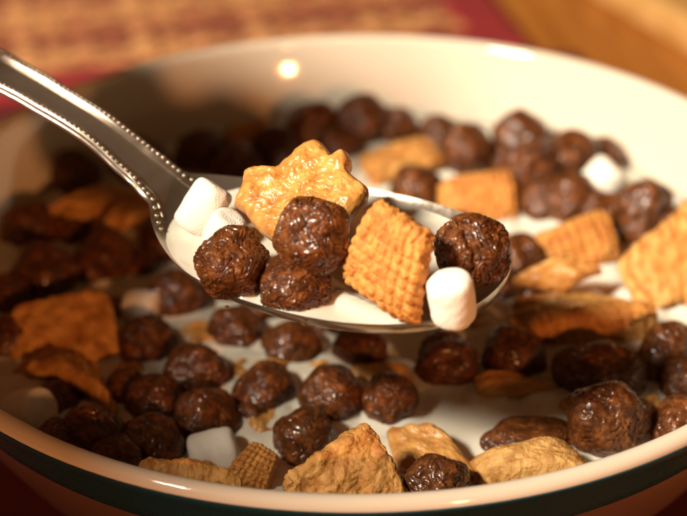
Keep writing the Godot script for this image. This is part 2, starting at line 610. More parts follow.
func bead_mesh() -> ArrayMesh:
	var base := icosphere(2)
	var v := PackedVector3Array()
	var idx := PackedInt32Array()
	var u := 0.0585
	while u < 0.178:
		for sgn in [-1.0, 1.0]:
			var hw := half_width(u)
			var t := 0.80
			var y := spoon_top(u, t * hw)
			var first := v.size()
			for p: Vector3 in base[0]:
				v.append(Vector3(u, y, sgn * t * hw) + p * Vector3(0.00040, 0.00034, 0.00042))
			for k: int in base[1]: idx.append(first + k)
		u += 0.00095
	return make(v, idx)

func rail_mesh() -> ArrayMesh:      # a thin raised line beside each row of beads
	var v := PackedVector3Array()
	var idx := PackedInt32Array()
	for sgn in [-1.0, 1.0]:
		var u := 0.060
		var first := v.size()
		var rows := 0
		while u < 0.176:
			var hw := half_width(u)
			var c := Vector3(u, spoon_top(u, 0.60 * hw) + 0.00005, sgn * 0.60 * hw)
			for k in 8:
				v.append(c + Vector3(0, sin(TAU * k / 8.0) * 0.00022, cos(TAU * k / 8.0) * 0.00026))
			rows += 1
			u += 0.001
		for j in rows - 1:
			for k in 8:
				var a := first + j * 8 + k
				var b := first + j * 8 + (k + 1) % 8
				idx.append_array(PackedInt32Array([a, b, b + 8, a, b + 8, a + 8]))
	return make(v, idx)

func spoon_milk(level: float, tilt: float, wet: Array) -> ArrayMesh:      # the pool inside the spoon up to a level height
	var v := PackedVector3Array()
	var idx := PackedInt32Array()
	var mid := Vector2(0.034, 0.0)
	var around := 180
	var rings := 60
	var wob := noise(77, 180.0, FastNoiseLite.TYPE_SIMPLEX_SMOOTH, 2)
	for i in around:
		var d := Vector2(cos(TAU * i / around), sin(TAU * i / around))
		var r := 0.0
		while r < 0.04:
			var p := mid + d * r
			if p.x < 0.0005 or absf(p.y) > half_width(p.x) or spoon_top(p.x, p.y) > level + tilt * p.x: break
			r += 0.00012
		r += 0.00035 
		for j in rings + 1:
			var t := float(j) / rings
			var p := mid + d * r * t
			var y := level + tilt * p.x + 0.00012 * wob.get_noise_2d(p.x, p.y) + 0.00035 * exp(-(1.0 - t) * r / 0.0006)
			for q in wet: y = maxf(y, level + tilt * p.x + 0.0011 * exp(-maxf(0.0, Vector2(q[0], q[1]).distance_to(p) - q[2]) / 0.0011))
			if j == rings: y = spoon_top(clampf(p.x, 0.0, 0.08), clampf(p.y, -half_width(p.x), half_width(p.x))) - 0.0002
			v.append(Vector3(p.x, y, p.y))
	for i in around:
		for j in rings:
			var a := i * (rings + 1) + j
			var b := ((i + 1) % around) * (rings + 1) + j
			idx.append_array(PackedInt32Array([a, b + 1, b, a, a + 1, b + 1]))
	return make(v, idx, PackedColorArray(), false)

# ---------------------------------------------------------------- the milk in the bowl

func milk_mesh(radius: float) -> ArrayMesh:
	var v := PackedVector3Array()
	var idx := PackedInt32Array()
	var wob := noise(5, 60.0, FastNoiseLite.TYPE_SIMPLEX_SMOOTH, 2)
	var rings := 110
	var around := 300
	for j in rings + 1:
		for i in around:
			var r := radius * j / rings
			var a := TAU * i / around
			var p := Vector2(r * cos(a), r * sin(a))
			var y := 0.00010 * wob.get_noise_2d(p.x, p.y) + 0.0012 * exp(-(radius - r) / 0.0012)
			for d in dips:
				var e := Vector2(d[0], d[1]).distance_squared_to(p)
				if e < 0.00014:
					y = maxf(y, 0.0017 * exp(-maxf(0.0, sqrt(e) - d[2]) / 0.0014))
			v.append(Vector3(p.x, y, p.y))
	for j in rings:
		for i in around:
			var a := j * around + i
			var b := j * around + (i + 1) % around
			idx.append_array(PackedInt32Array([a, b + around, b, a, a + around, b + around] if true else []))
	var under := v.size()      # the underside, which follows the bowl
	for ring in [[0.0790, -0.002], [0.0745, -0.009], [0.0680, -0.017], [0.0600, -0.0240], [0.0480, -0.0305], [0.0370, -0.0345], [0.0210, -0.0365], [0.0005, -0.0370]]:
		for i in around:
			v.append(Vector3(ring[0] * cos(TAU * i / around), ring[1], ring[0] * sin(TAU * i / around)))
	for j in 8:
		for i in around:
			var n := (i + 1) % around
			var a := under + j * around
			var up := rings * around if j == 0 else a - around
			idx.append_array(PackedInt32Array([up + i, a + n, up + n, up + i, a + i, a + n]))
	return make(v, idx)

# ---------------------------------------------------------------- the setting

func ribbon_mesh(length: float, wide: float, thick: float, pitch: float, phase: float) -> ArrayMesh:   # a woven strip along x that goes over and under
	var v := PackedVector3Array()
	var idx := PackedInt32Array()
	var n := int(length / pitch * 6.0)
	for i in n + 1:
		var x := length * i / n
		var y := 0.0010 * cos(PI * x / pitch + phase)
		for p in [[-wide / 2, 0.0], [-wide * 0.3, thick / 2], [wide * 0.3, thick / 2], [wide / 2, 0.0], [wide * 0.3, -thick / 2], [-wide * 0.3, -thick / 2]]:
			v.append(Vector3(x, y + p[1], p[0]))
	for i in n:
		for k in 6:
			var a := i * 6 + k
			var b := i * 6 + (k + 1) % 6
			idx.append_array(PackedInt32Array([a, b, b + 6, a, b + 6, a + 6]))
	return make(v, idx)

func placemat() -> void:
	var corner := Vector3(0.058, 0, -0.214)
	var e1 := Vector3(-0.976, 0, 0.217).normalized()
	var e2 := Vector3(-0.217, 0, -0.976).normalized()
	var root := holder("placemat", corner + Vector3(0, -0.0005, 0), "woven straw placemat with a red cloth border behind the bowl", "placemat")
	root.basis = Basis(e1, Vector3.UP, e1.cross(Vector3.UP))
	if root.basis.z.dot(e2) < 0: root.basis = Basis(e1, Vector3.UP, -root.basis.z)
	var lx := 0.40
	var lz := 0.26
	var band := 0.018
	var pitch := 0.0095
	var weft := [ribbon_mesh(lx - 2 * band + 0.006, pitch * 0.78, 0.0016, pitch, 0.0), ribbon_mesh(lx - 2 * band + 0.006, pitch * 0.78, 0.0016, pitch, PI)]
	var warp := [ribbon_mesh(lz - 2 * band + 0.006, pitch * 0.74, 0.0014, pitch, PI), ribbon_mesh(lz - 2 * band + 0.006, pitch * 0.74, 0.0014, pitch, 0.0)]
	var r := RandomNumberGenerator.new()
	r.seed = 9
	for k in int((lz - 2 * band) / pitch):
		var o := part("straw_strip", weft[k % 2], M[("straw_%d" if (k / 2) % 2 == 0 else "russet_%d") % r.randi_range(0, 2)], root)
		o.position = Vector3(band - 0.003, 0.0034, band + pitch * (k + 0.5) )
	for k in int((lx - 2 * band) / pitch):
		var o := part("cross_strip", warp[k % 2], M[("russet_%d" if (k / 2) % 2 == 0 else "straw_%d") % r.randi_range(0, 2)], root)
		o.rotation.y = -PI / 2
		o.position = Vector3(band - 0.003 + pitch * k, 0.0034, band - 0.003)
	for b in [[Vector3(lx / 2, 0.0008, band / 2), Vector3(lx, 0.0050, band)], [Vector3(lx / 2, 0.0008, lz - band / 2), Vector3(lx, 0.0050, band)],
			[Vector3(band / 2, 0.0008, lz / 2), Vector3(band, 0.0048, lz - 2 * band)], [Vector3(lx - band / 2, 0.0008, lz / 2), Vector3(band, 0.0048, lz - 2 * band)]]:
		var o := part("border", box_mesh(b[1], 0.0018), M.red_border, root)
		o.position = b[0]

func table() -> void:
	var root := Node3D.new()
	root.name = "table_top"
	add_child(root)
	root.set_meta("kind", "structure")
	root.set_meta("label", "orange brown wooden table top under the bowl")
	var plank := box_mesh(Vector3(0.118, 0.02, 1.3), 0.0012)
	for k in range(-5, 6):
		var o := part("plank", plank, M.table_wood, root)
		o.position = Vector3(0.012 + 0.120 * k, -0.02, -0.05)
	root.rotation.y = 0.10
	root.position.y = -0.0018
	# the pale board that lies beyond the bowl
	var a := at(590, 0, 0.0)
	var b := at(687, 58, 0.0)
	var along := (b - a).normalized()
	var side := Vector3(-along.z, 0, along.x)
	if side.x < 0: side = -side
	var mid := a - along * 0.05 + along * 0.12 + side * 0.062
	var board := thing("wooden_board", box_mesh(Vector3(0.12, 0.012, 0.26), 0.003), M.board_wood, mid - Vector3(0, 0.0018, 0), "pale golden wooden board lying on the table beside the placemat", "board")
	board.basis = Basis(side, Vector3.UP, side.cross(Vector3.UP))
	# the red cloth under the bowl, whose far corner shows behind the rim
	var tip := at(586, 51, 0.0)
	var cloth := thing("red_cloth", box_mesh(Vector3(0.36, 0.0016, 0.42), 0.0005), M.red_cloth, tip + Vector3(-0.176, -0.0016, 0.216), "red table cloth spread under the bowl", "cloth")
	cloth.rotation.y = 0.03

func bowl() -> void:
	var root := holder("cereal_bowl", Vector3.ZERO, "cream glazed cereal bowl with a dark teal band below its lip", "bowl")
	var outer := PackedVector2Array()
	var inner := PackedVector2Array()
	# outside from the foot up
	for p in [[0.0005, 0.0030], [0.038, 0.0030], [0.0400, 0.0008], [0.0415, 0.0001], [0.0440, 0.0001], [0.0452, 0.0010], [0.0456, 0.0040], [0.0520, 0.0085], [0.0610, 0.0160], [0.0690, 0.0240], [0.0756, 0.0320], [0.0810, 0.0410], [0.0850, 0.0500], [0.0876, 0.0560], [0.0892, 0.0588]]:
		outer.append(Vector2(p[0], p[1]))
	for k in 9:      # the rounded lip
		var a := -0.35 + (PI + 0.5) * k / 8.0
		outer.append(Vector2(0.0882 + 0.0018 * cos(a), RIM - 0.0018 + 0.0018 * sin(a)))
	for p in [[0.0852, 0.0560], [0.0832, 0.0510], [0.0800, 0.0440], [0.0750, 0.0360], [0.0690, 0.0280], [0.0610, 0.0205], [0.0500, 0.0135], [0.0380, 0.0090], [0.0220, 0.0070], [0.0005, 0.0065]]:
		inner.append(Vector2(p[0], p[1]))
	var curve := Curve2D.new()
	for p in inner: curve.add_point(p)
	outer.append_array(inner)
	part("body", lathe(outer, 160), M.glaze, root)
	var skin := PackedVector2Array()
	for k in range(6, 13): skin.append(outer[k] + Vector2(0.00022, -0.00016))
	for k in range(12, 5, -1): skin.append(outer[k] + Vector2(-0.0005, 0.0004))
	part("outer_wall", lathe(skin, 160), M.shade_tinted_glaze, root).set_meta("label", "pinkish outside of the bowl below the band with its shade painted in")
	part("rim_band", lathe(PackedVector2Array([Vector2(0.0846, 0.0500), Vector2(0.0853, 0.0500), Vector2(0.0867, 0.0530), Vector2(0.0880, 0.0560), Vector2(0.0894, 0.0584), Vector2(0.0902, 0.0600), Vector2(0.0900, 0.0603), Vector2(0.0888, 0.0588), Vector2(0.0870, 0.0560)]), 160), M.dark_glaze, root)

# ---------------------------------------------------------------- build

func _ready() -> void:
	rng.seed = 4
	# camera
	var e := deg_to_rad(PITCH)
	pixel_f = H / 2.0 / tan(atan(12.0 / FOCAL))
	cam_pos = Vector3(-0.00322, RIM + DIST * sin(e), 0.01701 + DIST * cos(e))
	cam_f = Vector3(0, -sin(e), -cos(e))
	var up := Vector3(0, cos(e), -sin(e))
	var rr := deg_to_rad(ROLL)
	cam_r = Vector3(cos(rr), 0, 0) + up * sin(rr)
	cam_u = Vector3(-sin(rr), 0, 0) + up * cos(rr)
	var cam := Camera3D.new()
	cam.name = "camera"
	var lens := CameraAttributesPhysical.new()
	lens.frustum_focal_length = FOCAL
	lens.frustum_focus_distance = 0.279
	lens.exposure_aperture = 11.5
	lens.frustum_near = 0.02
	lens.frustum_far = 20.0
	cam.attributes = lens
	add_child(cam)
	cam.transform = Transform3D(Basis(cam_r, cam_u, -cam_f), cam_pos)
	cam.fov = rad_to_deg(2.0 * atan(12.0 / FOCAL))
	cam.near = 0.02
	cam.far = 20.0
	cam.current = true
	# the dim warm room
	var env := Environment.new()
	env.background_mode = Environment.BG_COLOR
	env.background_color = srgb(0.070, 0.031, 0.010)
	env.tonemap_mode = Environment.TONE_MAPPER_LINEAR
	env.tonemap_exposure = 1.0
	env.sdfgi_enabled = true
	env.ssao_enabled = true
	env.ssil_enabled = true
	var we := WorldEnvironment.new()
	we.name = "environment"
	we.environment = env
	add_child(we)
	# the lamp left of the bowl, and a small far one behind the photographer
	var key := OmniLight3D.new()
	key.name = "table_lamp"
	key.position = Vector3(-0.56, 0.715, 0.46)
	key.light_color = Color(1.0, 0.94, 0.85)
	key.light_energy = 2.75
	key.light_size = 0.09
	key.omni_range = 6.0
	key.omni_attenuation = 2.0
	key.shadow_enabled = true
	add_child(key)
	var far := OmniLight3D.new()
	far.name = "room_lamp"
	far.position = Vector3(0.38, 0.40, 1.08)
	far.light_color = Color(1.0, 0.66, 0.40)
	far.light_energy = 0.60
	far.light_size = 0.03
	far.omni_range = 6.0
	far.omni_attenuation = 2.0
	far.shadow_enabled = true
	add_child(far)

	materials()
	table()
	placemat()
	bowl()
	in_the_bowl()
	var milk := thing("milk", milk_mesh(0.0798), M.milk, Vector3(0, MILK, 0), "warm cream coloured milk filling the cream bowl around the cereal", "milk")
	milk.name = "milk"
	the_spoonful()
	arm()

func in_the_bowl() -> void:
	var shade := "chocolate puffs floating in the shaded side of the bowl"
	# crackers
	cracker("graham_square", [[8, 308, 7], [106, 286, 9], [131, 362, 0], [12, 374, -1]], 0.0028, "graham", 201, "large shaded graham square leaning against the bowl wall", "", Vector2(0.0005, 0))
	cracker("graham_square", [[10, 376, 1], [124, 436, 0], [112, 405, -4], [22, 362, -4]], 0.0032, "graham", 202, "arched graham cracker in shade beside a tan marshmallow", "", Vector2(0.0055, 0))
	cracker("graham_square", [[40, 214, 5], [105, 184, 8], [166, 214, 3], [92, 246, 0]], 0.003, "graham", 203, "brown graham cracker resting against the shaded wall", "", Vector2(0.002, 0.001), 36)
	cracker("graham_square", [[98, 226, 6], [150, 190, 9], [170, 208, 8], [116, 238, 5]], 0.003, "graham", 204, "lighter graham cracker lying on a brown one", "", Vector2(0.0015, 0), 36)
	cracker("graham_square", [[137, 466, 15], [243, 487, 13], [240, 505, 3], [140, 492, 3]], 0.0034, "graham", 205, "graham cracker standing on edge with its rough top above the lip", "", Vector2(0.001, 0), 60)
	cracker("graham_square", [[276, 480, 9], [367, 417, 15], [414, 500, 5], [330, 560, -3]], 0.0032, "graham", 206, "blistered graham square with one corner pointing up beside the front lip", "", Vector2(0.0008, 0.0008), 100)
	cracker("graham_square", [[385, 432, 2], [440, 428, 4], [486, 478, 3], [400, 480, 1]], 0.0028, "graham", 207, "wet graham cracker lying flat behind the blistered square", "", Vector2(0.0008, 0), 60, "wet_graham")
	cracker("graham_chunk", [[468, 462, 3], [566, 441, 6], [597, 474, 6], [480, 492, 2]], 0.0066, "layered", 208, "thick layered graham chunk lying against the front lip", "", Vector2(0.001, 0), 80)
	cracker("graham_square", [[474, 376, 3], [502, 371, 3], [568, 391, 1], [478, 402, 1]], 0.0030, "graham", 209, "wedge of graham cracker floating alone in open milk", "", Vector2(0.0005, 0), 40)
	cracker("lattice_square", [[524, 322, 8], [657, 303, 9], [659, 344, 0], [545, 352, -1]], 0.0050, "lattice", 210, "waffle cracker on edge with a bright top and dark face", "", Vector2(0.001, 0.001), 70, "graham", 11.0)
	cracker("graham_square", [[614, 264, 6], [690, 204, 13], [702, 300, 3], [640, 312, 1]], 0.0026, "graham", 211, "large bright graham square leaning on the brightly lit wall", "", Vector2(0.0008, 0), 44)
	cracker("graham_square", [[677, 203, 14], [724, 190, 14], [724, 300, 3], [686, 312, 3]], 0.0026, "graham", 212, "bright graham cracker standing beside a larger leaning one", "", Vector2(0.0006, 0), 40)
	cracker("lattice_square", [[525, 238, 7], [606, 206, 9], [623, 263, 1], [540, 277, -1]], 0.0040, "lattice", 213, "waffle square leaning below a white marshmallow at the back", "", Vector2(0.001, 0.001), 60)
	cracker("lattice_square", [[436, 181, 7], [514, 170, 7], [519, 228, -1], [440, 234, -1]], 0.0042, "lattice", 214, "waffle square with a ridged top standing behind the spoon tip", "", Vector2(0.001, 0.001), 60)
	cracker("graham_square", [[356, 158, 4], [430, 139, 5], [448, 166, 3], [372, 187, 2]], 0.0034, "graham", 215, "yellowish graham cracker lying flat near the back wall", "", Vector2(0.001, 0), 36)
	cracker("graham_square", [[221, 132, 7], [268, 120, 7], [284, 145, 4], [234, 158, 3]], 0.0034, "graham", 216, "small pale graham cracker beside the shaded back wall", "", Vector2(0.001, 0), 36)
	cracker("lattice_square", [[220, 478, 4], [252, 441, 6], [279, 455, 5], [266, 500, 0]], 0.0036, "lattice", 217, "shaded ridged waffle cracker beside the blistered graham square", "", Vector2(0.001, 0), 50, "graham", 7.0)
	cracker("graham_square", [[634, 402, 5], [656, 394, 4], [664, 436, 1], [642, 446, 0]], 0.0030, "graham", 218, "brown graham cracker wedged beside the largest rough puff", "", Vector2(0.0005, 0), 30)
	cracker("graham_square", [[345, 369, 2], [402, 362, 2], [427, 393, 0], [362, 392, 0]], 0.0026, "graham", 219, "soaked graham cracker sunk behind two puffs", "", Vector2(0.0004, 0), 36, "wet_graham")
	cracker("graham_square", [[253, 362, 2], [291, 359, 2], [287, 376, 1], [254, 377, 1]], 0.0024, "graham", 220, "small orange graham scrap floating between shaded puffs", "", Vector2(0.0004, 0), 28)
	cracker("graham_square", [[505, 318, 3], [545, 306, 4], [566, 336, 1], [524, 350, 0]], 0.0030, "graham", 221, "wet golden graham scrap against the waffle cracker on edge", "", Vector2(0.001, 0), 36, "wet_graham")
	cracker("graham_square", [[160, 470, 2], [215, 455, 2], [228, 490, 0], [165, 500, 0]], 0.0026, "graham", 222, "sunken graham cracker behind the cracker standing on edge", "", Vector2(0.0004, 0), 28)
	cracker("graham_square", [[508, 284, 6], [556, 262, 8], [606, 272, 7], [562, 295, 5]], 0.0028, "graham", 223, "golden graham cracker propped over a darker gap behind the waffle cracker", "", Vector2(0.0014, 0.0006), 40, "wet_graham")
	cracker("graham_square", [[506, 305, 3], [560, 297, 4], [640, 302, 4], [556, 326, 2]], 0.0030, "graham", 224, "golden graham cracker under the propped one behind the waffle cracker", "", Vector2(0.0010, 0), 40, "wet_graham")
	for q in [[[222, 372, 0.6], [252, 358, 0.8], [262, 378, 0.4], [230, 388, 0.2]], [[242, 420, 0.6], [276, 408, 0.8], [288, 432, 0.5], [254, 442, 0.2]], [[176, 330, 0.8], [212, 322, 1], [220, 345, 0.6], [186, 352, 0.4]], [[300, 372, 0.5], [322, 362, 0.7], [340, 372, 0.5], [318, 384, 0.2]],
			[[556, 404, 0.8], [590, 398, 1], [588, 418, 0.5], [560, 424, 0.3]], [[620, 362, 0.8], [650, 348, 1], [655, 366, 0.5], [630, 380, 0.3]], [[455, 318, 0.8], [492, 312, 1], [496, 332, 0.5], [462, 338, 0.3]], [[110, 372, 0.8], [140, 362, 1], [150, 385, 0.5], [120, 394, 0.3]]]:
		cracker("graham_scrap", q, 0.0022, "graham", 230 + int(q[0][0]), "soggy graham scrap lying just awash between puffs", "soggy graham scraps awash in the milk", Vector2(0.0004, 0), 28, "wet_graham")
	# marshmallows
	marshmallow(on_milk(30, 412, 3), 0.0042, 0.0078, Vector3(0.8, 0.5, 0.5), 301, "tan shaded marshmallow tucked between the lip and arched cracker")
	marshmallow(on_milk(143, 309, 2), 0.0038, 0.0072, Vector3(1, 0.1, 0.3), 302, "small shaded marshmallow beside the large leaning graham square")
	marshmallow(on_milk(214, 455, 1), 0.0044, 0.0085, Vector3(1, 0.15, -0.2), 303, "marshmallow half sunk in shaded milk beside a ridged waffle cracker")
	marshmallow(on_milk(603, 181, 6), 0.0046, 0.0085, Vector3(0.6, 0.6, -0.2), 304, "bright white marshmallow on top of puffs near the back wall")
	dips.append([on_milk(214, 455, 1).x, on_milk(214, 455, 1).z, 0.004])
	# puffs of the shaded side
	for b in [
			[45, 275, 64, 3, "dark chocolate puff between the shaded wall and large leaning graham square"],
			[105, 262, 62, 2, "dark chocolate puff behind the top edge of the large leaning graham square"],
			[178, 302, 62, 1, "dark chocolate puff beside the small shaded marshmallow"],
			[150, 348, 60, 1, "dark chocolate puff touching the corner of the large leaning graham square"],
			[197, 376, 64, 1, "dark chocolate puff behind a pair of touching puffs in shade"],
			[236, 337, 60, 0, "half sunk chocolate puff just below the spoon's bowl in shade"],
			[156, 406, 58, 1, "dark chocolate puff at the end of the arched cracker"],
			[206, 421, 64, 1, "dark chocolate puff directly behind the half sunk marshmallow"],
			[150, 446, 66, 2, "dark chocolate puff behind the cracker standing on edge"],
			[92, 440, 68, 3, "dark chocolate puff against the lip below the arched cracker"],
			[265, 393, 60, 1, "dark oval chocolate puff standing alone in shaded milk"],
			[292, 352, 62, 0, "half sunk chocolate puff under the spoon beside an orange scrap"],
			[128, 395, 52, 0, "dark chocolate puff mostly hidden among others in shade"],
			[38, 336, 50, -1, "dark chocolate puff mostly hidden among others in shade"],
			[205, 158, 58, 2, "dark chocolate puff behind the neck of the spoon"],
			[140, 165, 54, 2, "dark chocolate puff behind the lighter lying graham cracker"],
			[75, 178, 52, 2, "dark chocolate puff squeezed between wall and brown graham cracker"],
			[60, 445, 52, 3, "dark chocolate puff mostly hidden among others in shade"],
			[170, 245, 58, 1, "dark chocolate puff under the shoulder of the spoon"],
			[105, 320, 48, -1, "dark chocolate puff mostly hidden among others in shade"],
			[115, 465, 56, 3, "dark chocolate puff mostly hidden among others in shade"],
			[12, 340, 50, 1, "dark chocolate puff mostly hidden among others in shade"],
			[180, 205, 54, 2, "dark chocolate puff mostly hidden among others in shade"],
			[30, 230, 54, 2, "dark chocolate puff against the shaded wall near a brown cracker"],
			[225, 290, 56, 0, "dark chocolate puff mostly hidden among others in shade"],
			[75, 235, 56, 0, "dark chocolate puff mostly hidden among others in shade"],
			[140, 275, 50, -1, "dark chocolate puff mostly hidden among others in shade"],
			[225, 250, 54, 0, "dark chocolate puff mostly hidden among others in shade"],
			[60, 405, 46, 0, "dark chocolate puff mostly hidden among others in shade"],
			[262, 318, 54, -1, "dark chocolate puff mostly hidden among others in shade"],
			[330, 330, 52, -1, "dark chocolate puff mostly hidden among others in shade"],
			[10, 300, 50, 1, "dark chocolate puff mostly hidden among others in shade"],
			[252, 425, 50, -2, "dark chocolate puff mostly hidden among others in shade"],
			]:
		puff(b[0], b[1], b[2], b[3], int(b[0] * 3 + b[1]), b[4], shade)
	var middle := "chocolate puffs floating under the spoon"
	puff(331, 396, 62, 3, 3, "rounder chocolate puff floating beside a glossy one under the spoon")
	puff(390, 400, 56, 3, 9, "glossy chocolate puff on a soaked graham cracker")
	puff(360, 352, 54, 1, 5, "chocolate puff just under the spoon's edge", middle)
	puff(305, 441, 62, 2, 1, "chocolate puff behind the blistered graham square")
	puff(447, 363, 60, 3, 4, "chocolate puff between the spoon and the open milk")
	puff(513, 358, 62, 2, 2, "shiny chocolate puff behind the floating graham wedge")
	puff(436, 490, 70, 4, 6, "reddish chocolate puff pressed against the front lip")
	puff(530, 438, 84, 2, 8, "flattened brown chocolate puff behind the layered chunk", "", Vector3(1.05, 0.42, 0.6))
	puff(607, 420, 78, 6, 0, "large rough dark chocolate puff near the front lip")
	puff(600, 373, 82, 3, 10, "glossy chocolate puff behind the large rough one", "", Vector3(1.1, 0.72, 0.9))
	puff(672, 350, 60, 4, 11, "wet shiny chocolate puff beside bright milk")
	puff(683, 382, 46, 2, 15, "smaller shiny chocolate puff below another wet one")
	puff(686, 428, 62, 4, 12, "dark chocolate puff at the lip beside a brown cracker")
	puff(655, 372, 40, 1, 18, "small chocolate puff wedged between two larger wet puffs")
	var back := "chocolate puffs heaped along the back wall"
	for b in [
			[570, 200, 56, 4, "chocolate puff in front of the bright white back marshmallow"],
			[571, 158, 54, 6, "topmost chocolate puff beside the bright white back marshmallow"],
			[520, 138, 52, 5, "chocolate puff touching the lit back wall at top of the heap"],
			[532, 168, 56, 6, "large chocolate puff in the middle of the lit back heap"],
			[468, 152, 52, 5, "chocolate puff behind the waffle square with ridged top"],
			[362, 121, 52, 5, "larger chocolate puff of two against the plain back wall"],
			[314, 127, 52, 4, "smaller chocolate puff of two against the plain back wall"],
			[645, 206, 54, 6, "chocolate puff behind the large bright graham square"],
			[640, 232, 52, 2, "chocolate puff between waffle square and large bright graham square"],
			[416, 192, 54, 3, "chocolate puff behind the far edge of the spoon"],
			[238, 168, 50, 3, "chocolate puff in front of the small pale graham cracker"],
			[276, 152, 50, 3, "chocolate puff between the small pale cracker and star shaped one"],
			[545, 205, 52, 2, "chocolate puff mostly buried in the heap along the back wall"],
			[495, 165, 46, 1, "chocolate puff mostly buried in the heap along the back wall"],
			[335, 150, 50, 1, "chocolate puff under the pair against the back wall"],
			[395, 130, 46, 2, "chocolate puff mostly buried in the heap along the back wall"],
			[440, 138, 46, 1, "chocolate puff mostly buried in the heap along the back wall"],
			[600, 215, 50, 2, "chocolate puff mostly buried in the heap along the back wall"],
			[672, 232, 48, 2, "chocolate puff mostly buried in the heap along the back wall"],
			[548, 182, 48, 1, "chocolate puff mostly buried in the heap along the back wall"],
			[290, 172, 50, 1, "chocolate puff mostly buried in the heap along the back wall"],
			[600, 160, 46, 2, "chocolate puff mostly buried in the heap along the back wall"],
			]:
		puff(b[0], b[1], b[2], b[3], int(b[0] + b[1] * 2), b[4], back)
	var right := "chocolate puffs in the shade beyond the spoon tip"
	for b in [[520, 262, 56, 2], [500, 292, 54, 0], [545, 300, 50, -2], [455, 240, 54, 2], [625, 330, 50, -2]]:
		puff(b[0], b[1], b[2], b[3], int(b[0] * 2 + b[1]), "chocolate puff in the shade beyond the spoon tip", right)

func the_spoonful() -> void:
	# the spoon itself: level, its tip to the right and towards the camera
	var tip := at(498, 290, RIM + 0.020)
	var neck := at(180, 205, RIM + 0.020)
	var ax := (neck - tip).normalized()
	var side := ax.cross(Vector3.UP).normalized()
	var start := tip - side * 0.0 + Vector3(0, 0, 0.0008)
	var root := holder("spoon", start, "steel spoon with beaded handle held over the bowl", "spoon")
	root.basis = Basis(ax, Vector3.UP, side)
	if root.basis.determinant() < 0: root.basis = Basis(ax, Vector3.UP, -side)
	part("body", spoon_mesh(), M.steel, root)
	part("bead_trim", bead_mesh(), M.steel, root, "stuff")
	part("rail", rail_mesh(), M.steel, root)
	var wet := []
	# puffs
	for b in [[233, 263, 75, 0.0235, 401, "dark brown chocolate puff beside two marshmallows in the spoon", false, Vector3(1.02, 0.98, 1), 0.009],
			[312, 236, 79, 0.0300, 402, "glossy wrinkled chocolate puff stacked on another in the spoon", false, Vector3(1, 1.03, 1), 0.003],
			[296, 286, 72, 0.0215, 403, "wet chocolate puff sitting in spoon milk under a stacked one", false, Vector3(1, 0.92, 1), 0.006],
			[472, 249, 76, 0.0270, 404, "cracked chocolate puff resting on the tip of the spoon", true, Vector3(1, 1, 1), 0.008]]:
		var p := at(b[0], b[1], RIM + b[3])
		var r := size_of(b[2], p) / 2.0
		var o := thing("chocolate_puff", puff_mesh(0.006, b[4], 6, b[6], b[8]), M.chocolate, p, b[5], "cereal")
		o.scale = b[7] * r / 0.006
		var l := root.transform.affine_inverse() * p
		if b[3] < 0.026: wet.append([l.x, l.z, sqrt(maxf(0.0, r * r - pow(l.y + 0.0006, 2.0)))])
	# the star-shaped graham behind them
	var mid := at(303, 196, RIM + 0.0295)
	var nm := Vector3(-0.30, 0.86, 0.42).normalized()
	var bx := Vector3(1, 0, 0)
	bx = (bx - nm * bx.dot(nm)).normalized()
	var bz := bx.cross(nm).normalized()
	var line := PackedVector2Array()
	for q in [[246, 173], [259, 169], [277, 168], [293, 156], [305, 144], [318, 140], [327, 149], [334, 157], [346, 152], [352, 162], [350, 173], [368, 188], [367, 200], [354, 213], [345, 232], [322, 250], [296, 256], [267, 238], [254, 226], [245, 213], [234, 205], [242, 189]]:
		var w := on_plane(q[0], q[1], mid, nm) - mid
		line.append(Vector2(w.dot(bx), w.dot(bz)))
	var star := thing("star_graham", cookie_mesh(line, 0.0042, 501, 60, 260), M.wet_graham, mid, "golden knobbly star shaped graham cracker at the back of the spoon", "cereal")
	star.basis = Basis(bx, nm, bz)
	# the waffle square
	var w := [at(380, 194, RIM + 0.0365), at(437, 233, RIM + 0.0345), at(421, 331, RIM + 0.0200), at(341, 277, RIM + 0.0235)]
	var made := patch_mesh(w, 0.0034, "lattice", 502, 130, Vector2(0.0012, 0.0012), 9.0)
	thing("lattice_square", made[0], M.graham, made[1], "golden waffle square leaning in the spoon between puffs", "cereal")
	# marshmallows
	var m1 := at(203, 208, RIM + 0.0235)
	marshmallow(m1, size_of(21, m1), size_of(54, m1), Vector3(0.55, 0.75, -0.35), 601, "milky marshmallow leaning up at the neck of the spoon")
	var m2 := at(224, 232, RIM + 0.0215)
	marshmallow(m2, size_of(19, m2), size_of(40, m2), Vector3(0.4, 0.9, 0.1), 602, "marshmallow mostly hidden behind the dark puff in the spoon")
	var m3 := at(452, 299, RIM + 0.0246)
	marshmallow(m3, size_of(23.5, m3), size_of(55, m3), Vector3(-0.14, 1, 0.10), 603, "white marshmallow standing at the tip of the spoon below a puff")
	for m in [m1, m2]:
		var l: Vector3 = root.transform.affine_inverse() * m
		wet.append([l.x, l.z, 0.0034])
	for k in 9:
		var l: Vector3 = root.transform.affine_inverse() * w[2].lerp(w[3], k / 8.0)
		wet.append([l.x, l.z, 0.0012])
	var pool := thing("spoon_milk", spoon_milk(-0.0009, 0.004, wet), M.milk, start, "white milk pooled inside the spoon", "milk")
	pool.basis = root.basis
	# crumbs on the milk
	for q in [[227, 307, 0.00035], [304, 324, 0.00042], [384, 318, 0.0003]]:
		var p := at(q[0], q[1], RIM + 0.0186)
		var o := thing("crumb", puff_kinds[3], M.chocolate, p, "tiny dark crumb floating on the spoon milk", "crumb", "crumbs on the spoon milk")
		o.scale = Vector3(1, 0.7, 1) * q[2] / 0.006

# ---------------------------------------------------------------- the hand that holds the spoon, outside the frame: it shades that side of the bowl

